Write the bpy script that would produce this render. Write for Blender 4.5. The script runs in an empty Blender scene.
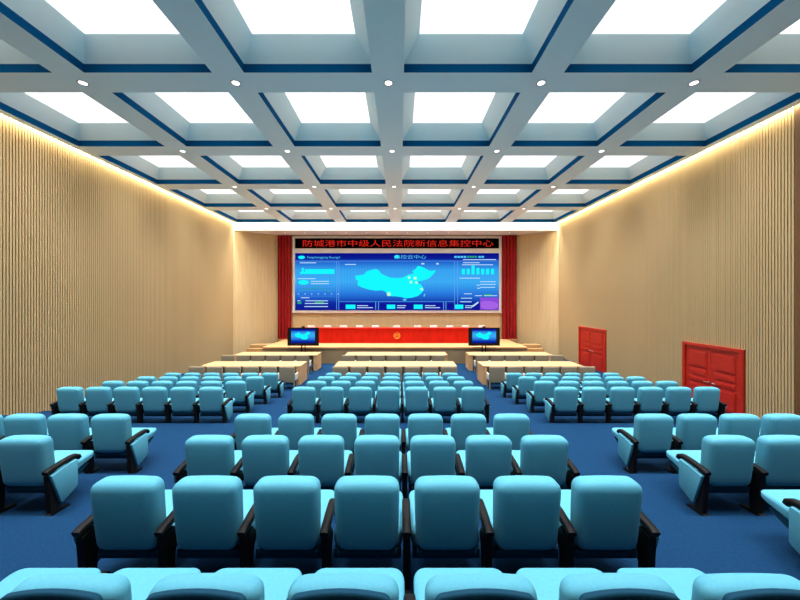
import bpy, bmesh, math, random
from mathutils import Vector, Matrix
random.seed(4)
PI = math.pi
P = 0.66            # metres per seat pitch; room is laid out in seat pitches
EYE = 5.75          # eye height above the front floor, in pitches
S = 5.5             # coffer bay in pitches
CX = -0.415         # centre line of the room
C = bpy.context.scene.collection

def W(x, d, z):     # pitches (z relative to the eye) -> metres
    return Vector((x * P, d * P, (z + EYE) * P))

FRONT = -EYE       # front floor level
# ------------------------------------------------------------------ materials
def srgb(r, g, b):
    f = lambda c: (c / 255 / 12.92) if c / 255 <= 0.04045 else ((c / 255 + 0.055) / 1.055) ** 2.4
    return (f(r), f(g), f(b), 1)

def mat(name, col, rough=0.6, metal=0.0, noise=0.0, nscale=8.0, stretch=(1, 1, 1), bump=0.0, spec=0.5, sheen=0.0, coat=0.0):
    m = bpy.data.materials.new(name); m.use_nodes = True
    nt = m.node_tree; b = nt.nodes['Principled BSDF']
    b.inputs['Base Color'].default_value = col
    b.inputs['Roughness'].default_value = rough
    b.inputs['Metallic'].default_value = metal
    b.inputs['Specular IOR Level'].default_value = spec
    b.inputs['Sheen Weight'].default_value = sheen
    b.inputs['Coat Weight'].default_value = coat
    if noise or bump:
        tc = nt.nodes.new('ShaderNodeTexCoord'); mp = nt.nodes.new('ShaderNodeMapping')
        mp.inputs['Scale'].default_value = stretch
        nt.links.new(tc.outputs['Object'], mp.inputs['Vector'])
        n = nt.nodes.new('ShaderNodeTexNoise'); n.inputs['Scale'].default_value = nscale
        n.inputs['Detail'].default_value = 5
        nt.links.new(mp.outputs['Vector'], n.inputs['Vector'])
        if noise:
            r = nt.nodes.new('ShaderNodeValToRGB')
            r.color_ramp.elements[0].position = 0.3; r.color_ramp.elements[1].position = 0.7
            r.color_ramp.elements[0].color = tuple(c * (1 - noise) for c in col[:3]) + (1,)
            r.color_ramp.elements[1].color = tuple(min(1, c * (1 + noise)) for c in col[:3]) + (1,)
            nt.links.new(n.outputs['Fac'], r.inputs['Fac']); nt.links.new(r.outputs['Color'], b.inputs['Base Color'])
        if bump:
            bp = nt.nodes.new('ShaderNodeBump'); bp.inputs['Strength'].default_value = bump
            bp.inputs['Distance'].default_value = 0.01
            nt.links.new(n.outputs['Fac'], bp.inputs['Height']); nt.links.new(bp.outputs['Normal'], b.inputs['Normal'])
    return m

def emit(name, col, strength=1.0):
    m = bpy.data.materials.new(name); m.use_nodes = True
    nt = m.node_tree; nt.nodes.clear()
    e = nt.nodes.new('ShaderNodeEmission'); o = nt.nodes.new('ShaderNodeOutputMaterial')
    e.inputs['Color'].default_value = col; e.inputs['Strength'].default_value = strength
    nt.links.new(e.outputs[0], o.inputs[0])
    return m

def screen_mat(name, stops):
    """glowing display with a vertical run of blues"""
    m = emit(name, (0, 0, 1, 1)); nt = m.node_tree; e = nt.nodes['Emission']
    tc = nt.nodes.new('ShaderNodeTexCoord'); sp = nt.nodes.new('ShaderNodeSeparateXYZ')
    nt.links.new(tc.outputs['Generated'], sp.inputs[0])
    r = nt.nodes.new('ShaderNodeValToRGB'); cr = r.color_ramp
    while len(cr.elements) < len(stops): cr.elements.new(0.5)
    for el, (p, c) in zip(cr.elements, stops): el.position = p; el.color = srgb(*c)
    nt.links.new(sp.outputs['Z'], r.inputs['Fac'])
    wv = nt.nodes.new('ShaderNodeTexWave'); wv.bands_direction = 'X'; wv.inputs['Scale'].default_value = 22
    nt.links.new(tc.outputs['Generated'], wv.inputs['Vector'])
    mx = nt.nodes.new('ShaderNodeMixRGB'); mx.blend_type = 'MULTIPLY'; mx.inputs['Fac'].default_value = 0.08
    nt.links.new(r.outputs['Color'], mx.inputs[1]); nt.links.new(wv.outputs['Color'], mx.inputs[2])
    nt.links.new(mx.outputs[0], e.inputs['Color'])
    return m

M = dict(
    seat=mat('seat_fabric', (0.078, 0.325, 0.45, 1), 0.75, noise=0.05, nscale=60, bump=0.05, spec=0.25),
    black=mat('black_plastic', (0.005, 0.005, 0.006, 1), 0.6, spec=0.15),
    shell=mat('navy_shell_and_shade', (0.006, 0.045, 0.085, 1), 0.85, spec=0.1),  # seat pan and back rail; also the painted shade behind row A
    carpet=mat('blue_carpet', (0.003, 0.029, 0.082, 1), 0.95, noise=0.18, nscale=40, bump=0.2, spec=0.1),
    slat=mat('wood_slat', (0.58, 0.42, 0.215, 1), 0.7, spec=0.2),
    groove=mat('wood_groove', (0.24, 0.17, 0.08, 1), 0.8),
    plain=mat('beige_panel', (0.62, 0.47, 0.26, 1), 0.6, noise=0.05, nscale=2, stretch=(3, 3, 0.3)),
    brown=mat('brown_trim', (0.16, 0.07, 0.02, 1), 0.5),
    beam=mat('ceiling_paint', (0.80, 0.95, 0.93, 1), 0.8, spec=0.2),
    white=mat('white_paint', (0.8, 0.79, 0.76, 1), 0.7),
    trim=mat('blue_trim', (0.0, 0.07, 0.19, 1), 0.9, spec=0.05),
    reddoor=mat('red_wood', (0.52, 0.016, 0.003, 1), 0.5, noise=0.12, nscale=2.5, stretch=(1, 1, 8)),
    redcloth=mat('red_curtain_cloth', (0.36, 0.002, 0.003, 1), 0.85, noise=0.1, nscale=5),
    reddesk=mat('red_lacquer', (0.52, 0.010, 0.002, 1), 0.6, spec=0.15, noise=0.12, nscale=1.2, stretch=(3, 1, 1)),
    wood=mat('light_wood', (0.58, 0.35, 0.165, 1), 0.5, noise=0.08, nscale=2, stretch=(1, 6, 6)),
    stage=mat('stage_boards', (0.56, 0.30, 0.125, 1), 0.55, noise=0.08, nscale=1.5, stretch=(1, 6, 1)),
    stagefront=mat('stage_fascia', (0.30, 0.22, 0.12, 1), 0.6, noise=0.08, nscale=2),
    steps=mat('step_boards', (0.40, 0.25, 0.11, 1), 0.6, noise=0.08, nscale=2, stretch=(1, 5, 5)),
    taupe=mat('taupe_upholstery', (0.30, 0.26, 0.18, 1), 0.8, noise=0.06, nscale=30),
    pale=mat('pale_upholstery', (0.62, 0.62, 0.58, 1), 0.8, noise=0.04, nscale=30),
    cover=mat('white_chair_cover', (0.9, 0.88, 0.84, 1), 0.8),
    metal=mat('satin_metal', (0.5, 0.5, 0.5, 1), 0.35, metal=0.9),
    gold=mat('gold_emblem', (0.95, 0.42, 0.06, 1), 0.35, metal=0.3),
    panel=emit('light_panel_diffuser', (1, 1, 1, 1), 1.6),
    bulb=emit('downlight_lens', (1, 0.98, 0.93, 1), 3.0),
    led_black=mat('sign_black', (0.003, 0.002, 0.002, 1), 1.0, spec=0.0),
    led_red=emit('led_red', (1.0, 0.03, 0.015, 1), 0.6),
    scr=screen_mat('display_blue', [(0.0, (12, 25, 140)), (0.13, (15, 45, 165)), (0.28, (40, 120, 225)), (0.5, (62, 175, 250)), (0.7, (58, 165, 245)), (0.86, (30, 90, 205)), (0.9, (12, 30, 150)), (1.0, (8, 12, 135))]),
    cyan=emit('screen_cyan', srgb(20, 250, 255)),
    sky=emit('screen_sky', srgb(80, 200, 250)),
    line=emit('screen_line', srgb(95, 165, 240)),
    navy=emit('screen_navy', srgb(14, 24, 150)),
    swhite=emit('screen_white', srgb(190, 225, 255)),
    sgreen=emit('screen_green', srgb(40, 170, 120)),
    spurple=emit('screen_purple', srgb(140, 75, 220)),
    spurple2=emit('screen_violet', srgb(165, 100, 230)),
    syellow=emit('screen_pale_yellow', srgb(190, 255, 210)),
)

for k_, m_ in M.items():
    if any(n_.type == 'EMISSION' for n_ in m_.node_tree.nodes): m_.cycles.emission_sampling = 'NONE'

# ------------------------------------------------------------------ helpers
def link(name, bm, m, parent=None, smooth=False, angle=None):
    bmesh.ops.recalc_face_normals(bm, faces=bm.faces)
    me = bpy.data.meshes.new(name); bm.to_mesh(me); bm.free()
    for x in (m if isinstance(m, (list, tuple)) else [m]): me.materials.append(x)
    if smooth:
        for f in me.polygons: f.use_smooth = True
        if angle is not None:
            try: me.set_sharp_from_angle(angle=angle)
            except Exception: pass
    o = bpy.data.objects.new(name, me); C.objects.link(o)
    if parent: o.parent = parent
    return o

def share(name, me, parent):
    o = bpy.data.objects.new(name, me); C.objects.link(o); o.parent = parent
    return o

def thing(name, label, cat, loc=(0, 0, 0), rotz=0, group=None):
    o = bpy.data.objects.new(name, None); C.objects.link(o)
    o.empty_display_size = 0.1
    o.location = loc; o.rotation_euler = (0, 0, rotz)
    o['label'] = label; o['category'] = cat
    if group: o['group'] = group
    return o

def tag(o, label, cat, group=None):
    o['label'] = label; o['category'] = cat
    if group: o['group'] = group
    return o

def struct(o):
    o['kind'] = 'structure'; return o

def box(bm, x0, x1, y0, y1, z0, z1, mi=0, bevel=0.0):
    vs = [bm.verts.new((x, y, z)) for x in (x0, x1) for y in (y0, y1) for z in (z0, z1)]
    fs = [(0, 1, 3, 2), (4, 6, 7, 5), (0, 4, 5, 1), (2, 3, 7, 6), (0, 2, 6, 4), (1, 5, 7, 3)]
    out = []
    for f in fs:
        fc = bm.faces.new([vs[i] for i in f]); fc.material_index = mi; out.append(fc)
    if bevel > 0:
        es = list({e for f in out for e in f.edges})
        bmesh.ops.bevel(bm, geom=es, offset=bevel, segments=2, affect='EDGES', profile=0.6)

def quad(bm, pts, mi=0):
    f = bm.faces.new([bm.verts.new(p) for p in pts]); f.material_index = mi; return f

def prism(bm, pts, axis, a, b, mi=0):
    """outline pts (u,v) swept from a to b along axis"""
    def mk(u, v, t):
        return {'x': (t, u, v), 'y': (u, t, v), 'z': (u, v, t)}[axis]
    A = [bm.verts.new(mk(u, v, a)) for u, v in pts]; B = [bm.verts.new(mk(u, v, b)) for u, v in pts]
    n = len(pts)
    for f in [bm.faces.new(A), bm.faces.new(B[::-1])] + [bm.faces.new((A[i], A[(i + 1) % n], B[(i + 1) % n], B[i])) for i in range(n)]:
        f.material_index = mi

def rbox(bm, c, h, r, fn=None, inner=4):
    """rounded cushion-like box: centre c, half sizes h, radii r per axis"""
    def coords(H, R):
        R = min(R, H * 0.999)
        a = [0, 0.12 * R, 0.35 * R, 0.65 * R, R]
        left = [-H + t for t in a]; right = [H - t for t in reversed(a)]
        lo, hi = left[-1], right[0]
        mid = [lo + (hi - lo) * (i + 1) / (inner + 1) for i in range(inner)] if hi - lo > 1e-4 else []
        if hi - lo <= 1e-4: right = right[1:]
        return left + mid + right
    cs = [coords(h[i], r[i]) for i in range(3)]
    inn = [max(h[i] - r[i], 0) for i in range(3)]
    cache = {}
    def vert(v):
        k = tuple(round(t, 6) for t in v)
        if k in cache: return cache[k]
        cl = [max(-inn[i], min(inn[i], v[i])) for i in range(3)]
        d = Vector([(v[i] - cl[i]) / r[i] for i in range(3)])
        if d.length > 1e-9: d.normalize()
        p = Vector([c[i] + cl[i] + d[i] * r[i] for i in range(3)])
        if fn: p = fn(p)
        cache[k] = bm.verts.new(p); return cache[k]
    for ax in range(3):
        u, w = [i for i in range(3) if i != ax]
        for sgn in (-1, 1):
            for i in range(len(cs[u]) - 1):
                for j in range(len(cs[w]) - 1):
                    q = []
                    for (a, b) in ((i, j), (i + 1, j), (i + 1, j + 1), (i, j + 1)):
                        v = [0, 0, 0]; v[ax] = sgn * h[ax]; v[u] = cs[u][a]; v[w] = cs[w][b]
                        q.append(vert(v))
                    if len(set(q)) == 4: bm.faces.new(q)

def cyl(bm, c0, c1, r0, r1=None, n=16, mi=0):
    c0, c1 = Vector(c0), Vector(c1); r1 = r0 if r1 is None else r1
    ax = (c1 - c0).normalized(); u = ax.orthogonal().normalized(); v = ax.cross(u)
    A = [bm.verts.new(c0 + (u * math.cos(2 * PI * i / n) + v * math.sin(2 * PI * i / n)) * r0) for i in range(n)]
    B = [bm.verts.new(c1 + (u * math.cos(2 * PI * i / n) + v * math.sin(2 * PI * i / n)) * r1) for i in range(n)]
    for f in [bm.faces.new(A[::-1]), bm.faces.new(B)] + [bm.faces.new((A[i], A[(i + 1) % n], B[(i + 1) % n], B[i])) for i in range(n)]:
        f.material_index = mi

# ------------------------------------------------------------------ room
XL, XR = CX - 3 * S, CX + 3 * S          # side walls
ZC = 7.82                                 # underside of the ceiling beams above the eye
D_BACK = -5.0                             # rear wall behind the camera
D_END = 34.0                              # where the hall meets the stage
ROWS = [('A', 2.33, 2.025), ('B', 4.066, 2.215), ('C', 5.877, 2.425), ('D', 7.656, 2.64),
        ('E', 11.785, 3.08), ('F', 13.58, 3.30), ('G', 15.38, 3.53), ('H', 17.18, 3.755)]
HC = 1.45                                 # seat height in pitches
# stepped floor
treads = [(-5.2, -1.5, -2.92), (-1.5, 0.3, -2.92 - 0.01), (0.3, 2.1, -3.15)]
treads = [(-5.2, 0.3, -2.92), (0.3, 2.1, -3.15)]
edges = {n: d - 0.23 for n, d, t in ROWS}
fl = {n: -(t + HC) for n, d, t in ROWS}
treads += [(edges['A'], edges['B'], fl['A']), (edges['B'], edges['C'], fl['B']), (edges['C'], edges['D'], fl['C']),
           (edges['D'], 9.3, fl['D']), (9.3, 11.65, -4.31), (11.65, edges['F'], fl['E']), (edges['F'], edges['G'], fl['F']),
           (edges['G'], edges['H'], fl['G']), (edges['H'], 18.8, fl['H']), (18.8, 19.7, -5.475), (19.7, 38.0, FRONT)]
back_part = [t for t in treads if t[1] <= 11.66]
side_l = back_part + [(11.65, 12.8, fl['E']), (12.8, 13.8, -4.77), (13.8, 14.8, -5.02), (14.8, 15.8, -5.26), (15.8, 16.8, -5.51), (16.8, 38.0, FRONT)]
side_r = back_part + [(11.65, 12.2, fl['E']), (12.2, 13.0, -4.77), (13.0, 13.8, -5.02), (13.8, 14.6, -5.26), (14.6, 15.4, -5.51), (15.4, 38.0, FRONT)]
bm = bmesh.new()
BOT = -6.2
XA, XB = -12.55, 11.72
for lst, xa, xb in ((treads, XA, XB), (side_l, XL - 0.3, XA), (side_r, XB, XR + 0.3)):
    for a, b, z in lst:
        box(bm, *[v * P for v in (xa, xb, a, b)], (BOT + EYE) * P, (z + EYE) * P)
struct(link('floor', bm, M['carpet']))

# slatted side walls
DOORS = [(15.56, 18.9), (26.0, 29.9)]
DOOR_TOP = -2.33
def slat_wall(name, xw, sgn, doors):
    """xw = face of the slats, sgn = direction into the wall"""
    bm = bmesh.new()
    pitch, wd, dp = 0.12, 0.074, 0.05
    zt, zb = ZC + 0.55, -6.0
    x0, x1 = sorted((xw + sgn * dp, xw + sgn * (dp + 0.35)))
    box(bm, x0 * P, x1 * P, (D_BACK - 0.2) * P, 33.7 * P, (zb + EYE) * P, (zt + EYE) * P, 1)
    d = D_BACK
    while d < 33.6:
        z0 = zb
        for a, b in doors:
            if a - 0.02 < d + wd and d < b + 0.02: z0 = DOOR_TOP + 0.0
        if not (sgn > 0 and 13.1 < d < 13.56):
            xa, xb = xw * P, (xw + sgn * dp) * P
            ya, yb = d * P, (d + wd) * P
            za, zb2 = (z0 + EYE) * P, (zt + EYE) * P
            quad(bm, [(xa, ya, za), (xa, yb, za), (xa, yb, zb2), (xa, ya, zb2)], 0)
            quad(bm, [(xa, ya, za), (xb, ya, za), (xb, ya, zb2), (xa, ya, zb2)], 0)
            quad(bm, [(xa, yb, za), (xb, yb, za), (xb, yb, zb2), (xa, yb, zb2)], 0)
            if z0 > zb: quad(bm, [(xa, ya, za), (xb, ya, za), (xb, yb, za), (xa, yb, za)], 0)
        d += pitch
    # plain end strip at the stage
    x0, x1 = sorted((xw, xw + sgn * 0.4))
    box(bm, x0 * P, x1 * P, 33.7 * P, 34.12 * P, (zb + EYE) * P, (zt + EYE) * P, 2)
    return struct(link(name, bm, [M['slat'], M['groove'], M['plain']]))
slat_wall('wall_left', XL, -1, [])
slat_wall('wall_right', XR, 1, DOORS)
bm = bmesh.new(); box(bm, (XR - 0.03) * P, (XR + 0.06) * P, 13.2 * P, 13.54 * P, (-4.8 + EYE) * P, (ZC + 0.4 + EYE) * P, bevel=0.004)
struct(link('trim_1', bm, M['brown']))
bm = bmesh.new(); box(bm, (XL - 0.4) * P, (XR + 0.4) * P, (D_BACK - 0.4) * P, D_BACK * P, (-6.0 + EYE) * P, (ZC + 0.6 + EYE) * P)
struct(link('wall_rear', bm, M['plain']))

# stage end: splayed wings, back wall, fascia and soffit
D_SB = 36.55
Z_SOF = 7.1
XSL, XSR = -13.35, 12.75
bm = bmesh.new()
box(bm, (XSL - 1) * P, (XSR + 1) * P, D_SB * P, (D_SB + 0.4) * P, (-6.0 + EYE) * P, (8.4 + EYE) * P)
struct(link('wall_back', bm, M['plain']))
for nm, xa, xb in (('wall_stage_left', XL, XSL), ('wall_stage_right', XR, XSR)):
    bm = bmesh.new()
    k = 12                               # flat boards with fine joints between them
    A, B = Vector((xa, 34.12)), Vector((xb, D_SB))
    n = Vector((-(B - A).y, (B - A).x)).normalized() * (1 if (xa < 0) else -1) * 0.3
    for i in range(k):
        p, q = A.lerp(B, (i + 0.012) / k), A.lerp(B, (i + 0.988) / k)
        prism(bm, [(t.x * P, t.y * P) for t in (p, q, q + n, p + n)], 'z', (-6.0 + EYE) * P, (Z_SOF + 0.1 + EYE) * P)
    p, q = A + n * 0.08, B + n * 0.08
    prism(bm, [(t.x * P, t.y * P) for t in (p, q, q + n, p + n)], 'z', (-6.0 + EYE) * P, (Z_SOF + 0.1 + EYE) * P)
    struct(link(nm, bm, M['plain']))
bm = bmesh.new()
box(bm, (XL - 0.1) * P, (XR + 0.1) * P, D_END * P, (D_END + 0.14) * P, (Z_SOF + EYE) * P, (8.4 + EYE) * P)
box(bm, (XL - 0.1) * P, (XR + 0.1) * P, (D_END + 0.14) * P, (D_SB + 0.05) * P, (Z_SOF + EYE) * P, (Z_SOF + 0.12 + EYE) * P)
struct(link('ceiling_stage', bm, M['white']))
bm = bmesh.new()
box(bm, (XSL - 0.1) * P, (XSR + 0.1) * P, (D_SB - 0.10) * P, (D_SB - 0.003) * P, (Z_SOF - 0.13 + EYE) * P, (Z_SOF - 0.002 + EYE) * P)
struct(link('trim_2', bm, M['stagefront']))

# coffered ceiling: one mesh with beams, blue strips and sloping reveals
bm = bmesh.new()
HO, HI, ZS, ZP = 0.40 * S, 0.308 * S, 0.054 * S, 0.166 * S
xg = [CX + (k - 2.5) * S for k in range(6)]
dg = [(-0.318 + k) * S for k in range(7)]          # coffer centres along the hall
DG0 = 0.0
def cell(cx, cd, x0, x1, d0, d1):
    ox0, ox1, od0, od1 = cx - HO, cx + HO, cd - HO, cd + HO
    z = ZC
    T = lambda x, d, zz: tuple(W(x, d, zz))
    def fl4(xa, xb, da, db): quad(bm, [T(xa, da, z), T(xb, da, z), T(xb, db, z), T(xa, db, z)], 0)
    fl4(x0, ox0, d0, d1); fl4(ox1, x1, d0, d1); fl4(ox0, ox1, d0, od0); fl4(ox0, ox1, od1, d1)
    r0 = [(ox0, od0), (ox1, od0), (ox1, od1), (ox0, od1)]
    ix0, ix1, id0, id1 = cx - HI, cx + HI, cd - HI, cd + HI
    r1 = [(ix0, id0), (ix1, id0), (ix1, id1), (ix0, id1)]
    for i in range(4):
        j = (i + 1) % 4
        quad(bm, [T(*r0[i], z), T(*r0[j], z), T(*r0[j], z + ZS), T(*r0[i], z + ZS)], 1)
        quad(bm, [T(*r0[i], z + ZS), T(*r0[j], z + ZS), T(*r1[j], z + ZP), T(*r1[i], z + ZP)], 0)
        quad(bm, [T(*r1[i], z + ZP), T(*r1[j], z + ZP), T(*r1[j], z + ZP + 0.12), T(*r1[i], z + ZP + 0.12)], 0)
GAP = 0.17
CE = D_END - 0.2
for i, cx in enumerate(xg):
    for j, cd in enumerate(dg):
        x0 = cx - S / 2 + (GAP if i == 0 else 0); x1 = cx + S / 2 - (GAP if i == 5 else 0)
        d0 = cd - S / 2 if j else D_BACK; d1 = cd + S / 2 if j < 6 else CE
        cell(cx, cd, x0, x1, d0, d1)
# upstand along the light coves and the roof slab above
for x in (XL + GAP, XR - GAP):
    quad(bm, [tuple(W(x, D_BACK, ZC)), tuple(W(x, CE, ZC)), tuple(W(x, CE, ZC + 0.28)), tuple(W(x, D_BACK, ZC + 0.28))], 0)
quad(bm, [tuple(W(XL + GAP, CE, ZC)), tuple(W(XR - GAP, CE, ZC)), tuple(W(XR - GAP, CE, ZC + 0.28)), tuple(W(XL + GAP, CE, ZC + 0.28))], 0)
struct(link('ceiling', bm, [M['beam'], M['trim']]))
bm = bmesh.new()
box(bm, (XL - 0.5) * P, (XR + 0.5) * P, (D_BACK - 0.4) * P, 37.2 * P, (ZC + 1.15 + EYE) * P, (ZC + 1.35 + EYE) * P)
struct(link('ceiling_slab', bm, M['white']))

ORD = ['first', 'second', 'third', 'fourth', 'fifth', 'sixth', 'seventh', 'eighth', 'ninth', 'tenth', 'eleventh', 'twelfth']
def nth_lr(i, n):
    if i == 0: return 'leftmost'
    if i == n - 1: return 'rightmost'
    if n % 2 and i == n // 2: return 'the middle one'
    return f'{ORD[i]} from the left' if i < n / 2 else f'{ORD[n - 1 - i]} from the right'

LP = 26.0          # panel radiance
def area(name, loc, sx, sy, power_rad, col=(1, 1, 1), rot=(0, 0, 0), spread=PI):
    l = bpy.data.lights.new(name, 'AREA'); l.shape = 'RECTANGLE'; l.size = sx; l.size_y = sy
    l.energy = power_rad; l.color = col; l.spread = spread
    o = bpy.data.objects.new(name, l); C.objects.link(o); o.location = loc; o.rotation_euler = rot
    return o
side_of = lambda i: nth_lr(i, 6)
bmf = bmesh.new()
h = HI * P
box(bmf, -h + 0.004, h - 0.004, -h + 0.004, h - 0.004, 0.0, 0.05)
me_p = None
for j, cd in enumerate(dg):
    if j == 0: continue
    for i, cx in enumerate(xg):
        if me_p is None:
            o = link('ceiling_light', bmf, M['panel']); me_p = o.data
        else:
            o = bpy.data.objects.new('ceiling_light', me_p); C.objects.link(o)
        o.location = W(cx, cd, ZC + ZP) + Vector((0, 0, 0.02))
        rown = {6: 'row nearest the stage', 5: 'second row from the stage', 4: 'third row from the stage', 3: 'fourth row from the stage', 2: 'row nearest the viewer',
                1: 'row just overhead, outside the view', 0: 'rearmost row, outside the view'}[j]
        tag(o, f'square white ceiling light panel, {rown}, {side_of(i)}', 'ceiling light', 'square light panels in the ceiling coffers')
        la = area('panel_lamp', W(cx, cd, ZC + ZP) + Vector((0, 0, 0.01)), 2 * h - 0.05, 2 * h - 0.05, 0, (1, 0.99, 0.97), spread=math.radians(84))
        la.data.energy = 122
        la.parent = o; la.location = (0, 0, -0.012)

# downlights at the beam crossings and over the stage
def downlight_mesh(r):
    b1 = bmesh.new(); n = 20; R, r2 = r, r * 0.74
    prof = [(r2, -0.002), (r2, -0.008), (R * 0.97, -0.010), (R, -0.004), (R, 0.0)]
    rings = [[b1.verts.new((a * math.cos(2 * PI * k / n), a * math.sin(2 * PI * k / n), z)) for k in range(n)] for a, z in prof]
    for u in range(len(rings) - 1):
        for k in range(n): b1.faces.new((rings[u][k], rings[u][(k + 1) % n], rings[u + 1][(k + 1) % n], rings[u + 1][k]))
    b2 = bmesh.new(); cyl(b2, (0, 0, -0.0065), (0, 0, -0.001), r2 * 0.98, n=n)
    return b1, b2
def downlights(pts, r, labels, group, name='downlight'):
    b1, b2 = downlight_mesh(r); mr = mb = None
    for (x, d, z), lb in zip(pts, labels):
        t = thing(name, lb, 'downlight', W(x, d, z) - Vector((0, 0, 0.001)), group=group)
        if mr is None:
            mr = link('rim', b1, M['metal'], t, True).data; mb = link('lens', b2, M['bulb'], t).data
        else:
            share('rim', mr, t); share('lens', mb, t)
pts, labs = [], []
for j in range(4):
    for i in range(5):
        pts.append((CX + (i - 2) * S, (2.18 + j) * S, ZC))
        labs.append('round downlight on ceiling beam crossing, ' + ['row nearest the viewer', 'second row from the viewer', 'third row from the viewer', 'row nearest the stage'][j] + ', ' + nth_lr(i, 5))
downlights(pts, 0.115, labs, 'round downlights on the ceiling beam crossings')
pts = [(-0.3 + (k - 5.5) * 2.16, 35.2, Z_SOF) for k in range(12)]
downlights(pts, 0.07, [f'small downlight in the white soffit above the stage, {nth_lr(k, 12)}' for k in range(12)], 'small downlights over the stage', 'soffit_downlight')
for x, d, z in pts:
    l = bpy.data.lights.new('stage_spot', 'SPOT'); l.energy = 62; l.spot_size = math.radians(105); l.spot_blend = 0.8
    l.color = (1, 0.80, 0.56); l.shadow_soft_size = 0.06
    o = bpy.data.objects.new('stage_spot', l); C.objects.link(o); o.location = W(x, d, z) - Vector((0, 0, 0.04))
    o.rotation_euler = (math.radians(8 * -1), 0, 0)

# cove lights
for x, s in ((XL + GAP * 0.5, 1), (XR - GAP * 0.5, -1)):
    n = 4
    for k in range(n):
        L = (CE - D_BACK) / n
        area('cove_lamp', W(x, D_BACK + L * (k + 0.5), ZC + 0.22), 0.05, L * P, 190, (1, 0.86, 0.60))
for k in range(3):
    L = (XR - XL) / 3
    area('cove_lamp', W(XL + L * (k + 0.5), CE + 0.1, ZC + 0.22), L * P - 0.1, 0.07, 420, (1, 0.94, 0.84))

# ------------------------------------------------------------------ doors in the right wall
def double_door(n, d0, d1, base):
    bmz = lambda: bmesh.new()
    root = bpy.data.objects.new(f'door_{n}', None); C.objects.link(root); struct(root)
    root.location = W(XR, (d0 + d1) / 2, base)
    hw = (d1 - d0) / 2 * P; H = (DOOR_TOP - base) * P
    fw = 0.11
    b = bmz()        # frame: two jambs and head, standing proud of the slats
    box(b, -0.05, 0.03, -hw, -hw + fw, 0, H, bevel=0.006); box(b, -0.05, 0.03, hw - fw, hw, 0, H, bevel=0.006)
    box(b, -0.05, 0.03, -hw + fw, hw - fw, H - fw, H, bevel=0.006)
    link('door_frame', b, M['reddoor'], root)
    ih, top = hw - fw, H - fw
    for s in (-1, 1):
        b = bmz()
        y0, y1 = (0.004, ih - 0.004) if s > 0 else (-ih + 0.004, -0.004)
        box(b, 0.0, 0.03, y0, y1, 0.01, top - 0.004)
        def raised(a0, a1, z0, z1):
            yy0 = y0 + (y1 - y0) * a0; yy1 = y0 + (y1 - y0) * a1
            box(b, -0.016, 0.001, yy0, yy1, top * z0, top * z1, bevel=0.005)
            yy0 += 0.045; yy1 -= 0.045
            box(b, -0.028, -0.012, yy0, yy1, top * z0 + 0.045, top * z1 - 0.045, bevel=0.008)
        raised(0.14, 0.86, 0.66, 0.93)
        raised(0.14, 0.86, 0.53, 0.63); raised(0.14, 0.86, 0.42, 0.51)
        raised(0.14, 0.86, 0.08, 0.39)
        leaf = link('door_leaf', b, M['reddoor'], root)
        b = bmz(); yh = s * 0.09
        cyl(b, (-0.02, yh, top * 0.45), (-0.055, yh, top * 0.45), 0.014)
        cyl(b, (-0.055, yh, top * 0.45), (-0.055, yh + s * 0.13, top * 0.45), 0.011)
        cyl(b, (0.0, yh, top * 0.45), (-0.022, yh, top * 0.45), 0.03)
        link('door_handle', b, M['metal'], leaf, True, 0.6)
double_door(1, *DOORS[1], FRONT)
double_door(2, *DOORS[0], FRONT)

# ------------------------------------------------------------------ auditorium seats
def p(*a): return tuple(v * P for v in a)
def fn_back(v):
    z = v.z / P; t = (1.45 - z) / 1.0
    v = v.copy()
    v.x *= 1 - 0.07 * t * t
    v.y += 0.10 * t * P
    # soft crown and belly
    v.z += (0.012 - 0.03 * (v.x / (0.41 * P)) ** 2 * 0.6) * P * max(0, 1 - 2.5 * t)
    v.y += (0.02 * math.sin(PI * min(1, max(0, t))) * (1 - (v.x / (0.42 * P)) ** 2)) * P * (-1 if v.y / P < 0.15 + 0.1 * t else 1) * 0.6
    return v
bm = bmesh.new(); rbox(bm, p(0, 0.14, 0.95), p(0.41, 0.145, 0.452), p(0.13, 0.10, 0.12), fn_back, 5)
oB = link('backrest', bm, M['seat'], None, True); ME_back = oB.data
bm = bmesh.new(); rbox(bm, p(0, 0.12, 0.955), p(0.41, 0.11, 0.455), p(0.13, 0.09, 0.10), fn_back, 5)
oB2 = link('backrest', bm, M['seat'], None, True); ME_back_near = oB2.data
def fn_seat(v):
    y = v.y / P; zz = v.z / P; v = v.copy()
    v.z += (y - 0.6) * 0.10 * P
    v.x *= 1 - 0.05 * max(0, (0.5 - y))
    if y > 0.45: v.z += min(1, max(0, (0.725 - zz) / 0.27)) * (y - 0.45) * 0.24 * P
    if zz > 0.7: v.z += 0.025 * P * math.sin(PI * min(1, max(0, (y - 0.2) / 0.8))) * (1 - (v.x / (0.45 * P)) ** 2)
    return v
bm = bmesh.new(); rbox(bm, p(0, 0.65, 0.59), p(0.46, 0.42, 0.135), p(0.12, 0.13, 0.085), fn_seat, 4)
oS = link('seat', bm, M['seat'], None, True); ME_seat = oS.data
bm = bmesh.new()
prism(bm, [(a * P, b * P) for a, b in ((0.22, 0.34), (0.70, 0.42), (0.93, 0.555), (0.90, 0.575), (0.30, 0.47), (0.22, 0.46))], 'x', -0.43 * P, 0.43 * P)
oP = link('seat_pan', bm, M['shell']); ME_pan = oP.data
bm = bmesh.new(); rbox(bm, p(0, 0.205, 0.465), p(0.38, 0.07, 0.035), p(0.03, 0.03, 0.03), None, 2)
oT = link('back_rail', bm, M['shell'], None, True); ME_rail = oT.data
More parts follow.
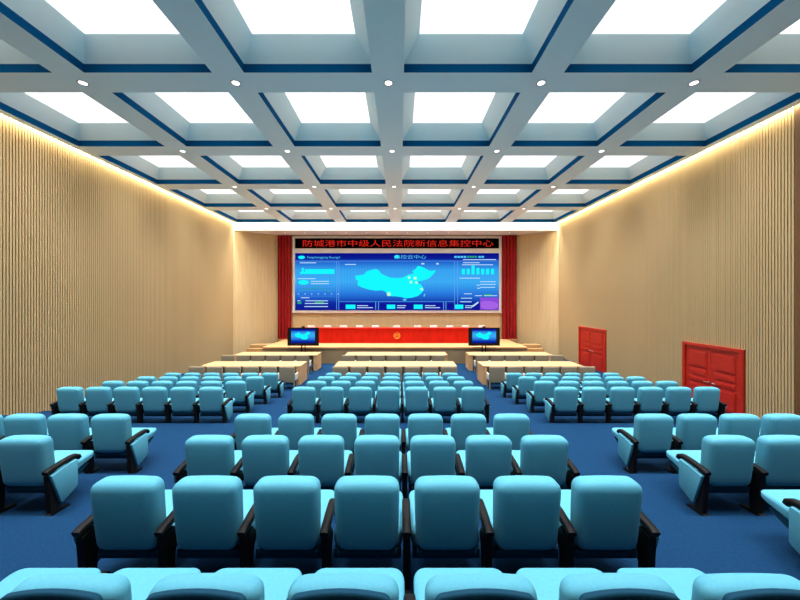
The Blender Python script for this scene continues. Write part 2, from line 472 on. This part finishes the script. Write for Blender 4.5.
# armrest: slopes up from the back, then curls over at the front
def arm_mesh(hw):
    bm = bmesh.new()
    path = [(0.0, 0.795), (0.06, 0.82), (0.30, 0.86), (0.46, 0.875), (0.54, 0.872), (0.59, 0.845), (0.605, 0.80)]
    th = 0.045
    rings = []
    for k, (y, z) in enumerate(path):
        a = path[max(0, k - 1)]; b = path[min(len(path) - 1, k + 1)]
        t = Vector((b[0] - a[0], b[1] - a[1])).normalized(); nn = Vector((-t.y, t.x))
        ring = []
        for q in range(12):
            an = 2 * PI * q / 12
            cu = math.copysign(abs(math.cos(an)) ** 0.55, math.cos(an)); su = math.copysign(abs(math.sin(an)) ** 0.55, math.sin(an))
            pos = Vector((y, z)) + nn * (su * th)
            ring.append(bm.verts.new((cu * hw * P, pos.x * P, pos.y * P)))
        rings.append(ring)
    for a, b in zip(rings, rings[1:]):
        for q in range(12): bm.faces.new((a[q], a[(q + 1) % 12], b[(q + 1) % 12], b[q]))
    bm.faces.new(rings[0][::-1]); bm.faces.new(rings[-1])
    return bm
oA = link('armrest', arm_mesh(0.055), M['black'], None, True, 0.9); ME_arm = oA.data
bm = bmesh.new()
prism(bm, [(a * P, b * P) for a, b in ((0.03, 0.735), (0.20, 0.775), (0.34, 0.60), (0.24, 0.42), (0.22, 0.05), (0.40, 0.035), (0.42, 0.0), (0.02, 0.0), (0.02, 0.035), (0.08, 0.05))], 'x', -0.045 * P, 0.045 * P)
oL = link('pedestal', bm, M['black']); ME_post = oL.data
def panel_mesh():
    bm = bmesh.new()
    prism(bm, [(a * P, b * P) for a, b in ((0.035, 0.745), (0.30, 0.80), (0.50, 0.838), (0.525, 0.80), (0.525, 0.34), (0.49, 0.30), (0.25, 0.17), (0.21, 0.18))], 'x', -0.035 * P, 0.035 * P)
    bmesh.ops.bevel(bm, geom=list(bm.edges), offset=0.009, segments=2, affect='EDGES', profile=0.5)
    return bm
oQ = link('side_panel', panel_mesh(), M['seat'], None, True, 0.7); ME_panel = oQ.data
# dark plate: shade on the nearest row's rear faces, put in as colour
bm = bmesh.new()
def fn_shade(v):
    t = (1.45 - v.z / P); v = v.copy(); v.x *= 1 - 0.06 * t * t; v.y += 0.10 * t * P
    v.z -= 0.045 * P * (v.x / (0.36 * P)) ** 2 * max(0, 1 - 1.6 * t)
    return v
rbox(bm, p(0, -0.012, 0.97), p(0.352, 0.034, 0.485), p(0.05, 0.02, 0.06), fn_shade, 5)
oH = link('back_shade_plate', bm, M['shell'], None, True); ME_shade = oH.data
for o in (oB, oB2, oS, oP, oT, oA, oL, oQ, oH): bpy.data.objects.remove(o)

ROWNAME = {'H': 'front row', 'G': 'second row', 'F': 'third row', 'E': 'fourth row', 'D': 'fifth row', 'C': 'sixth row', 'B': 'seventh row', 'A': 'nearest row'}
AISLE = ['on the aisle', 'second from the aisle', 'third from the aisle', 'fourth from the aisle', 'fifth from the aisle', 'outermost by the wall']
def seat(x, row, d, top, label, lend, rend):
    t = thing('auditorium_seat', label, 'seat', W(x, d, -(top + HC)), group='blue auditorium seats, ' + ROWNAME[row])
    share('seat', ME_seat, t); share('backrest', ME_back_near if row == 'A' else ME_back, t); share('seat_pan', ME_pan, t); share('back_rail', ME_rail, t)
    sides = [(0.5, rend)] + ([(-0.5, True)] if lend else [])
    for sx, end in sides:
        a = share('armrest', ME_arm, t); a.location.x = sx * P
        q = share('pedestal', ME_post, t); q.location.x = sx * P
        if end:
            s = share('side_panel', ME_panel, t); s.location.x = (sx + math.copysign(0.062, sx)) * P
            a.location.x += math.copysign(-0.01, sx) * P
    if row == 'A': share('back_shade_plate', ME_shade, t)
for row, d, top in ROWS:
    fs = 333 / (d + 0.97)
    near = {'A': 'light blue seat with dark rear shade plate'}.get(row, 'light blue seat')
    rn = ROWNAME[row] + ('' if row == 'A' else ' from the stage')
    for i in range(7):
        x = -0.416 + (i - 3) * 1.01
        seat(x, row, d, top, f'{near}, {rn}, centre block, {nth_lr(i, 7)}', i == 0, i == 6)
    for blk, x0, sg in (('left', -6.78, -1), ('right', 5.95, 1)):
        n = 0
        while n < 6 and -45 < 400 + (x0 + sg * n * 1.01) * fs < 845: n += 1
        for i in range(n):
            seat(x0 + sg * i * 1.01, row, d, top, f'{near}, {rn}, {blk} block, {AISLE[i]}',
                 (sg < 0 and i == 5) or (sg > 0 and i == 0), (sg > 0 and i == 5) or (sg < 0 and i == 0))

# ------------------------------------------------------------------ tables and upholstered chairs in front
def long_table(xa, xb, d0, d1, label):
    L = (xb - xa) * P; Dp = (d1 - d0) * P; H = 1.29 * P
    t = thing('conference_table', label, 'table', W((xa + xb) / 2, d0, FRONT), group='long wooden tables before the stage')
    b = bmesh.new(); box(b, -L / 2, L / 2, 0, Dp, H - 0.045, H, bevel=0.004); link('tabletop', b, M['wood'], t)
    for s in (-1, 1):
        b = bmesh.new(); x0, x1 = sorted((s * L / 2 - s * 0.004, s * (L / 2 - 0.19)))
        box(b, x0, x1, 0.03, Dp - 0.03, 0, H - 0.046, bevel=0.004); link('end_panel', b, M['wood'], t)
    b = bmesh.new(); box(b, -L / 2 + 0.195, L / 2 - 0.195, Dp - 0.12, Dp - 0.09, 0.18, H - 0.047); link('modesty_panel', b, M['stagefront'], t)
# beige armchair
def rb(c, h, r, m, name, fn=None, inner=2):
    b = bmesh.new(); rbox(b, c, h, r, fn, inner); o = link(name, b, m, None, True); me = o.data; bpy.data.objects.remove(o); return me
KH = 1.40 * P
AC_back = rb((0, 0.05, 0.625), (0.33, 0.045, 0.345), (0.03, 0.03, 0.03), M['taupe'], 'backrest', lambda v: Vector((v.x, v.y + (0.92 - v.z) * 0.06, v.z)))
AC_seat = rb((0, 0.33, 0.44), (0.275, 0.235, 0.06), (0.04, 0.04, 0.04), M['pale'], 'seat')
AC_arm = rb((0, 0.32, 0.50), (0.026, 0.22, 0.14), (0.022, 0.03, 0.03), M['pale'], 'armrest')
b = bmesh.new(); 
prism(b, [(-0.022, 0), (0.022, 0), (0.022, 0.0), (0.022, 0.001)][:2] + [(0.03, 0.40), (-0.03, 0.40)], 'y', -0.022, 0.022)
o = link('leg', b, M['taupe']); AC_leg = o.data; bpy.data.objects.remove(o)
def armchair(x, d, label, grp):
    t = thing('upholstered_chair', label, 'chair', W(x, d, FRONT), group=grp)
    share('backrest', AC_back, t); share('seat', AC_seat, t)
    for s in (-1, 1):
        a = share('armrest', AC_arm, t); a.location.x = s * 0.302
        for y in (0.075, 0.50):
            l = share('leg', AC_leg, t); l.location = (s * 0.295, y, 0)
RN = [('near', 22.5, 24.25), ('far', 27.0, 28.6)]
RC = [('first', 21.3), ('second', 25.75)]
for (rn, d0, d1), (cn, dc), k in zip(RN, RC, (0, 1)):
    where = 'front' if k else 'rear'
    for blk, xa, xb in (('left', -13.5, -6.74), ('centre', -4.47, 3.86), ('right', 5.62, 12.4)):
        long_table(xa, xb, d0, d1, f'long light wood table, {blk} block, {"beside the stage" if k else "just ahead of the blue seats"}')
    for blk, n, x0 in (('left', 6, (-13.05, -13.35)[k]), ('centre', 7, (-3.84, -4.0)[k]), ('right', 6, (6.22, 6.38)[k])):
        for i in range(n):
            armchair(x0 + i * 1.16, dc, f'taupe armchair, {blk} table {"beside the stage" if k else "ahead of the blue seats"}, {nth_lr(i, n)}',
                     f'taupe armchairs at the {where} row of tables')

# ------------------------------------------------------------------ stage
ZST = -4.26
DST = 30.05
sx0, sx1 = -12.45, 11.55
SR = 34.2
b = bmesh.new()
outl = [(sx0, DST), (sx1, DST), (sx1, 36.0), (XSR - 0.08, 36.02), (XSR - 0.08, D_SB - 0.03), (XSL + 0.08, D_SB - 0.03), (XSL + 0.08, 36.02), (sx0, 36.0)]
stg = thing('stage', 'raised wooden stage with a light orange board floor before the screen', 'stage', W(0, DST, FRONT))
def loc(x, d, z): v = W(x, d, z) - W(0, DST, FRONT); return v
prism(b, [tuple(loc(x, d, 0))[:2] for x, d in outl], 'z', (ZST + EYE - 0.13) * P, (ZST + EYE) * P)
link('stage_floor', b, M['stage'], stg)
ins = [(x + (0.06 if x < 0 else -0.06), d + (0.06 if d < 31 else 0.0)) for x, d in outl]
b = bmesh.new(); prism(b, [tuple(loc(x, d, 0))[:2] for x, d in ins], 'z', 0, (ZST + EYE - 0.131) * P)
link('stage_base', b, M['stagefront'], stg)
for nm, xa, xb in (('left', -15.2, sx0 - 0.03), ('right', sx1 + 0.03, 14.3)):
    t = thing('stage_steps', f'wooden steps climbing to the {nm} end of the stage', 'steps', W((xa + xb) / 2, 31.8, FRONT), group='steps at the stage ends')
    b = bmesh.new(); n = 4; w = (xb - xa) / 2 * P
    pts_ = []
    rise = (ZST + EYE) * P / (n + 1); go = 0.58 * P; D = (34.9 - 31.8) * P
    y = D - n * go - 0.7 * P
    out = [(y, 0)]
    for k in range(n): out += [(y + k * go, rise * (k + 1)), (y + (k + 1) * go + (0.7 * P if k == n - 1 else 0), rise * (k + 1))]
    out += [(D, 0)]
    prism(b, out, 'x', -w, w)
    link('step', b, M['steps'], t)

# dais desk with emblem
DD = 32.85
t = thing('dais_desk', 'long red lacquered desk with a gold emblem on the stage', 'desk', W(-0.3, DD, ZST))
hl = 9.35 * P; Hd = 1.49 * P
b = bmesh.new(); box(b, -hl, hl, 0.02, 0.06, 0, Hd - 0.041); 
for k in range(13):
    xx = -hl + 2 * hl * k / 12
    box(b, max(-hl, xx - 0.03), min(hl, xx + 0.03), 0.0, 0.021, 0, Hd - 0.041, bevel=0.003)
link('front_panel', b, M['reddesk'], t)
b = bmesh.new(); box(b, -hl - 0.03, hl + 0.03, -0.02, 0.62, Hd - 0.04, Hd, bevel=0.005); link('desktop', b, M['reddesk'], t)
for s in (-1, 1):
    b = bmesh.new(); x0, x1 = sorted((s * hl, s * (hl - 0.05))); box(b, x0, x1, 0.061, 0.58, 0, Hd - 0.041); link('end_panel', b, M['reddesk'], t)
b = bmesh.new()     # round emblem: ring with a pair of scales and a column
n = 32; R1, R2 = 0.215, 0.175; ez = Hd * 0.50
for k in range(n):
    a0, a1 = 2 * PI * k / n, 2 * PI * (k + 1) / n
    if 0.33 * PI < a0 < 0.67 * PI: continue
    prism(b, [(R1 * math.cos(a0), ez + R1 * math.sin(a0)), (R1 * math.cos(a1), ez + R1 * math.sin(a1)), (R2 * math.cos(a1), ez + R2 * math.sin(a1)), (R2 * math.cos(a0), ez + R2 * math.sin(a0))], 'y', -0.012, 0.018)
box(b, -0.016, 0.016, -0.012, 0.018, ez - 0.14, ez + 0.25)
box(b, -0.13, 0.13, -0.012, 0.018, ez + 0.05, ez + 0.08)
for s in (-1, 1): prism(b, [(s * 0.05, ez - 0.05), (s * 0.16, ez - 0.05), (s * 0.105, ez + 0.05)], 'y', -0.012, 0.018)
prism(b, [(-0.1, ez - 0.17), (0.1, ez - 0.17), (0.05, ez - 0.12), (-0.05, ez - 0.12)], 'y', -0.012, 0.018)
em = link('emblem', b, M['gold'], t); em['label'] = 'round gold emblem with a pair of scales'

# white covered chairs behind the desk
WC_back = rb((0, 0.06, 0.70), (0.25, 0.045, 0.355), (0.04, 0.03, 0.05), M['cover'], 'backrest', lambda v: Vector((v.x, v.y, v.z)))
WC_seat = rb((0, -0.21, 0.43), (0.25, 0.22, 0.06), (0.04, 0.04, 0.04), M['reddesk'], 'seat')
b = bmesh.new(); box(b, -0.02, 0.02, -0.02, 0.02, 0, 0.38); o = link('leg', b, M['brown']); WC_leg = o.data; bpy.data.objects.remove(o)
for k in range(11):
    j = k - 5
    x = -0.37 + (0 if j == 0 else math.copysign(2.2 + (abs(j) - 1) * 1.67, j))
    t = thing('dais_chair', f'chair with a white cover behind the red stage desk, {nth_lr(k, 11)}', 'chair', W(x, 34.6, ZST), group='white covered chairs behind the stage desk')
    share('backrest', WC_back, t); share('seat', WC_seat, t)
    for sx in (-0.2, 0.2):
        for sy in (-0.38, 0.04):
            l = share('leg', WC_leg, t); l.location = (sx, sy, 0)

# curtains
def curtain(xa, xb, label):
    dm = D_SB - 0.32
    t = thing('stage_curtain', label, 'curtain', W((xa + xb) / 2, dm, ZST), group='red stage curtains')
    b = bmesh.new(); n = 96; w = (xb - xa) * P
    z0, z1 = 0.01, (Z_SOF - 0.06 - ZST) * P
    f, bk = [], []
    for i in range(n + 1):
        u = i / n; x = (u - 0.5) * w
        y = 0.085 * math.sin(u * 2 * PI * 4.5) + 0.02 * math.sin(u * 23 + 1)
        f.append((x, y)); bk.append((x, y + 0.012))
    prev = None
    for lev in range(7):
        z = z0 + (z1 - z0) * lev / 6; k = 1.0 + 0.25 * math.cos(lev * 1.3)
        cur = ([b.verts.new((x, y * k, z)) for x, y in f], [b.verts.new((x, y * k + 0.012, z)) for x, y in f])
        if prev:
            for i in range(n):
                b.faces.new((prev[0][i], prev[0][i + 1], cur[0][i + 1], cur[0][i]))
                b.faces.new((prev[1][i], cur[1][i], cur[1][i + 1], prev[1][i + 1]))
            for i in (0, n): b.faces.new((prev[0][i], prev[1][i], cur[1][i], cur[0][i]))
        if lev in (0, 6):
            for i in range(n): b.faces.new((cur[0][i], cur[0][i + 1], cur[1][i + 1], cur[1][i]))
        prev = cur
    link('curtain_cloth', b, M['redcloth'], t, True, 1.2)
    b = bmesh.new(); cyl(b, (-w / 2, 0, z1 + 0.008), (w / 2, 0, z1 + 0.008), 0.012); link('curtain_rail', b, M['metal'], t)
curtain(-13.3, -11.82, 'tall pleated red curtain left of the big screen')
curtain(11.12, 12.68, 'tall pleated red curtain right of the big screen')

# ------------------------------------------------------------------ big display and text sign
KS = 333 / 36.33
sx = lambda px: (px - 400) / KS * P
sz = lambda py: (300 - py) / KS * P
WLOC = W(0, 36.35, 0)                     # local frame: x, z measured from the sight axis height
def flat(bm, pts, depth=0.004):          # thin raised outline facing the hall
    prism(bm, pts, 'y', 0, -depth)
def rectp(bm, x0, x1, y0, y1, depth=0.004): flat(bm, [(sx(x0), sz(y0)), (sx(x1), sz(y0)), (sx(x1), sz(y1)), (sx(x0), sz(y1))], depth)
def ell(bm, cx, cy, rx, ry, n=20, depth=0.004):
    flat(bm, [(sx(cx + rx * math.cos(2 * PI * k / n)), sz(cy + ry * math.sin(2 * PI * k / n))) for k in range(n)], depth)
def text(name, s, x0, x1, y0, y1, m, parent, off=-0.003, conv=True):
    """lettering fitted to a box on the wall"""
    cu = bpy.data.curves.new(name, 'FONT'); cu.body = s; cu.size = 1.0; cu.extrude = 0.0
    o = bpy.data.objects.new(name, cu); C.objects.link(o)
    dg_ = bpy.context.evaluated_depsgraph_get(); dg_.update()
    me = bpy.data.meshes.new_from_object(o.evaluated_get(dg_)); bpy.data.objects.remove(o)
    xs = [v.co.x for v in me.vertices]; ys = [v.co.y for v in me.vertices]
    if not xs: return None
    ax, bx, ay, by = min(xs), max(xs), min(ys), max(ys)
    if conv: X0, X1, Z0, Z1 = sx(x0), sx(x1), sz(y1), sz(y0)
    else: X0, X1, Z0, Z1 = x0, x1, y1, y0
    for v in me.vertices:
        x, y = v.co.x, v.co.y
        v.co = (X0 + (x - ax) / (bx - ax) * (X1 - X0), 0, Z0 + (y - ay) / (by - ay) * (Z1 - Z0))
    me.materials.clear(); me.materials.append(m)
    b = bmesh.new(); b.from_mesh(me); bpy.data.meshes.remove(me)
    g = bmesh.ops.extrude_face_region(b, geom=list(b.faces))
    bmesh.ops.translate(b, verts=[v for v in g['geom'] if isinstance(v, bmesh.types.BMVert)], vec=(0, -0.004, 0))
    o = link(name, b, m, parent); o.location.y = off
    return o

vw = thing('video_wall', 'huge blue wall display showing a cyan map and charts', 'screen', WLOC)
b = bmesh.new(); rectp(b, 292.4, 501.6, 236.2, 312.8, 0.05)
bmesh.ops.translate(b, verts=b.verts, vec=(0, 0.05 + 0.0, 0))
fr = link('frame', b, M['white'], vw); fr['label'] = 'white display surround'
b = bmesh.new(); rectp(b, 295.1, 498.9, 253.2, 310.2, 0.03); link('display', b, M['scr'], vw)
OFF = -0.031
def deco(name, m, build, off=OFF):
    b = bmesh.new(); build(b); o = link(name, b, m, vw); o.location.y = off; return o
MAP = [(354.5, 276), (358, 275.5), (364, 274.5), (366.5, 271.5), (371, 270), (373, 269.5), (376, 269), (379, 270.5), (381, 273.5), (385, 275.5), (390, 277.5), (396, 278), (402, 277.8), (406, 276), (409, 274.5),
       (414, 273.5), (413, 272), (412, 271.5), (416, 268.5), (417.5, 266), (421, 266.5), (424.5, 268), (428, 270), (431, 271), (435.5, 270.2), (435, 272.2), (433, 274.5), (430, 277.5), (427, 279.3), (423.5, 280.3), (420, 281.2),
       (416.5, 281.5), (418, 283), (421, 284.5), (423, 287.5), (424, 290), (421.5, 293), (418, 296), (412, 297.7), (406, 298.3), (401, 297), (396, 296.4), (391, 296.2), (387, 293.5), (384.5, 291),
       (381, 290.2), (376, 290.7), (369, 289.6), (363, 287.8), (358, 285.5), (357.5, 282.5), (358.5, 281), (355.5, 279.2), (356, 277.5)]
deco('map', M['cyan'], lambda b: flat(b, [(sx(x), sz(y)) for x, y in MAP]))
def isl(b):
    ell(b, 404.6, 299.8, 1.9, 1.1); flat(b, [(sx(x), sz(y)) for x, y in ((423.2, 296.4), (424.2, 293.6), (425.6, 294.3), (424.6, 296.6))])
deco('islands', M['sky'], isl)
def dots(b):
    for x, y, r in ((409, 277.6, 1.3), (415.2, 278.2, 1.6), (411, 282.2, 1.4), (416.5, 282.6, 1.3), (421.7, 289.2, 1.3), (388.8, 294.2, 2.0)): ell(b, x, y, r, r)
deco('map_marker', M['syellow'], dots, OFF - 0.005)
def lines(b):
    rectp(b, 295.3, 498.7, 260.9, 261.3)
    for x in (336.4, 338.6, 454.3, 457.4): rectp(b, x, x + 0.5, 261.5, 310)
    rectp(b, 339, 454, 301.4, 301.8)
    for x in (375.3, 378.2, 443.2, 445.6): rectp(b, x, x + 0.7, 302, 310)
    for k in range(8): rectp(b, 299.5, 337, 262 + 0, 262.25) if k == 0 else None
    for y in (283.5, 287, 290.5, 296): rectp(b, 297.5, 334.5, y, y + 0.2)
deco('divider_lines', M['line'], lines)
def bars(b):
    rectp(b, 305, 334.5, 269.2, 274); rectp(b, 300.2, 305, 271.8, 274); rectp(b, 301.8, 304, 267.9, 274)
    for k, h_ in enumerate((5.5, 5.5, 8.7, 6.4, 5.6, 5.6, 5.6)):
        x = 461.8 + k * 4.85; rectp(b, x, x + 3.0, 274.4 - h_, 274.4)
    ell(b, 303.6, 282.4, 5.2, 2.3)
    ell(b, 301.6, 257.4, 3.4, 1.7); ell(b, 396.8, 256.8, 2.6, 1.7)
    for x0, x1 in ((345.8, 355.4), (386.8, 395.2), (413.8, 422.6), (455, 463.2)): rectp(b, x0, x1, 304.6, 308.9)
deco('chart_bars', M['cyan'], bars)
def navy(b):
    rectp(b, 339.3, 374.8, 303.3, 309.9); rectp(b, 379.2, 442.6, 303.3, 309.9); rectp(b, 446.6, 480, 303.6, 309.9)
deco('footer_band', M['navy'], navy, OFF + 0.0035)
def whites(b):
    for x0, x1, y in ((300, 316, 262.5), (311, 329, 281), (311, 329, 283.3), (297.5, 315.5, 278.3), (301, 309.5, 297.4), (297.5, 300.5, 300.4), (305.5, 328, 300.4), (305, 328, 303.1), (304.5, 328, 306.2),
                      (357, 368, 305.3), (357, 373, 307.3), (397, 406, 305.3), (397, 405, 307.3), (425, 435.5, 305.3), (425, 440, 307.3), (465, 472.5, 305.4), (465, 472, 307.2),
                      (463, 479.5, 262.4), (459.5, 480, 277.8), (480, 495.5, 281.3), (480, 495.5, 284), (480, 495, 287), (464, 472, 293.4), (461, 472, 297.8), (460, 471.5, 301.4), (475, 482, 295.3), (463, 496, 259.3),
                      (345, 356, 264.1), (462, 493, 264.4), (476.5, 479.5, 284.8), (477, 480, 287.8), (484, 497, 295.3)):
        rectp(b, x0, x1, y, y + 0.75)
    for k in range(7): rectp(b, 298 + k * 6.6, 299.2 + k * 6.6, 293.6, 294.3)
    ell(b, 422.8, 263.8, 1.7, 0.8); ell(b, 437.4, 263.8, 1.4, 0.8)
    flat(b, [(sx(x), sz(y)) for x, y in ((471, 306.5), (478, 301.5), (478.6, 302.8), (473, 307))])
def head(b):
    for k in range(4): rectp(b, 454.3 + k * 3.1, 456.8 + k * 3.1, 256.0, 257.9)
    for k in range(2): rectp(b, 478.4 + k * 3, 480.8 + k * 3, 256.0, 257.9)
deco('header_line', M['sky'], head)
deco('caption_lines', M['swhite'], whites, OFF - 0.001)
def greens(b):
    rectp(b, 297.5, 301.5, 301.9, 303.9); rectp(b, 315, 324, 301.6, 304); rectp(b, 483.5, 492, 293.9, 296)
    for k in range(4): rectp(b, 467 + k * 2.6, 469 + k * 2.6, 256, 257.8)
deco('green_chip', M['sgreen'], greens, OFF - 0.0005)
def purp(b): rectp(b, 480, 498.6, 297.6, 309.7)
deco('purple_tile', M['spurple'], purp, OFF - 0.002)
deco('violet_disc', M['spurple2'], lambda b: flat(b, [(sx(x), sz(y)) for x, y in [(480.3, 302.5), (484, 301), (490, 301), (495, 302.2), (498.2, 304.2), (497.5, 307.5), (493, 309.3), (486, 309.4), (481, 307.5)]]), OFF - 0.0045)
def curve_(b):
    ptsc = [(299, 292), (303, 289.6), (308, 288.8), (313, 288.2), (319, 287.3), (323, 288.4), (327, 290.6), (332, 291.6)]
    for (x0, y0), (x1, y1) in zip(ptsc, ptsc[1:]): flat(b, [(sx(x0), sz(y0)), (sx(x1), sz(y1)), (sx(x1), sz(y1 + 0.6)), (sx(x0), sz(y0 + 0.6))])
deco('line_graph', M['sgreen'], curve_, OFF - 0.001)
text('title_lettering', '集控云中心', 394.2, 426.2, 255.0, 258.9, M['sky'], vw, OFF)
text('city_lettering', 'Fangchenggang Guangxi', 307.5, 340, 256.3, 259.0, M['sky'], vw, OFF)

sg = thing('led_sign', 'black sign with red dot matrix Chinese lettering above the display', 'sign', WLOC)
b = bmesh.new(); rectp(b, 295.1, 498.9, 238.4, 248.3, 0.04); link('sign_box', b, M['led_black'], sg)
text('lettering', '防城港市中级人民法院新信息集控中心', 303, 493.2, 240.0, 246.7, M['led_red'], sg, -0.041)

# ------------------------------------------------------------------ monitors on stands before the stage
def monitor(x, label):
    d = 29.3
    t = thing('monitor_on_stand', label, 'monitor', W(x, d, FRONT), group='monitors on stands before the stage')
    k = P * d / 333
    zc = lambda py: (300 - py) * k + EYE * P
    hw = 15.7 * k
    z0, z1 = zc(345.8), zc(327.6)
    b = bmesh.new(); box(b, -hw, hw, 0, 0.07, z0, z1, bevel=0.008); link('casing', b, M['black'], t)
    b = bmesh.new(); box(b, -11.9 * k, 11.9 * k, -0.006, 0.001, zc(343), zc(329)); scr = link('display', b, M['scr'], t)
    cx_, cz_ = 0.0, (zc(343) + zc(329)) / 2; q = (11.9 * 2 * k) / 203 * 1.0
    b = bmesh.new(); prism(b, [((x_ - 397) * q * 1.7 , cz_ - (y_ - 284) * q * 2.2) for x_, y_ in MAP[::2]], 'y', -0.010, -0.006)
    link('map', b, M['cyan'], scr)
    b = bmesh.new()
    for s in (-1, 1): box(b, s * 0.10 - 0.025, s * 0.10 + 0.025, 0.05, 0.10, 0.05, z0 + 0.5, bevel=0.004)
    link('post', b, M['black'], t)
    b = bmesh.new(); box(b, -0.40, 0.40, -0.16, 0.30, 0.0, 0.05, bevel=0.01); link('base', b, M['black'], t)
    b = bmesh.new(); box(b, -0.09, 0.09, 0.0, 0.09, z1 + 0.006, z1 + 0.075, bevel=0.012); box(b, -0.02, 0.02, 0.02, 0.05, z1 - 0.002, z1 + 0.01)
    cyl(b, (0, 0.0, z1 + 0.04), (0, -0.03, z1 + 0.04), 0.026)
    cyl(b, (0, 0.045, z1 + 0.07), (0, 0.045, z1 + 0.15), 0.008)
    link('camera', b, M['black'], t)
monitor(-8.53, 'black monitor on a twin post stand, left end of the stage front')
monitor(7.41, 'black monitor on a twin post stand, right end of the stage front')

# ------------------------------------------------------------------ camera, world, output look
cam = bpy.data.cameras.new('camera'); cam.sensor_width = 36; cam.lens = 36 * 333 / 800; cam.clip_start = 0.05
co = bpy.data.objects.new('camera', cam); C.objects.link(co)
co.location = W(0, 0, 0); co.rotation_euler = (PI / 2, 0, 0)
sc = bpy.context.scene; sc.camera = co
w = bpy.data.worlds.new('world'); w.use_nodes = True; sc.world = w
w.node_tree.nodes['Background'].inputs[0].default_value = (0.6, 0.75, 1, 1); w.node_tree.nodes['Background'].inputs[1].default_value = 0.0
sc.view_settings.view_transform = 'Standard'; sc.view_settings.look = 'None'
sc.view_settings.gamma = 1; sc.view_settings.use_curve_mapping = False; sc.view_settings.exposure = 0.0
sc.cycles.max_bounces = 8; sc.cycles.diffuse_bounces = 5; sc.cycles.glossy_bounces = 3
sc.cycles.sample_clamp_indirect = 4
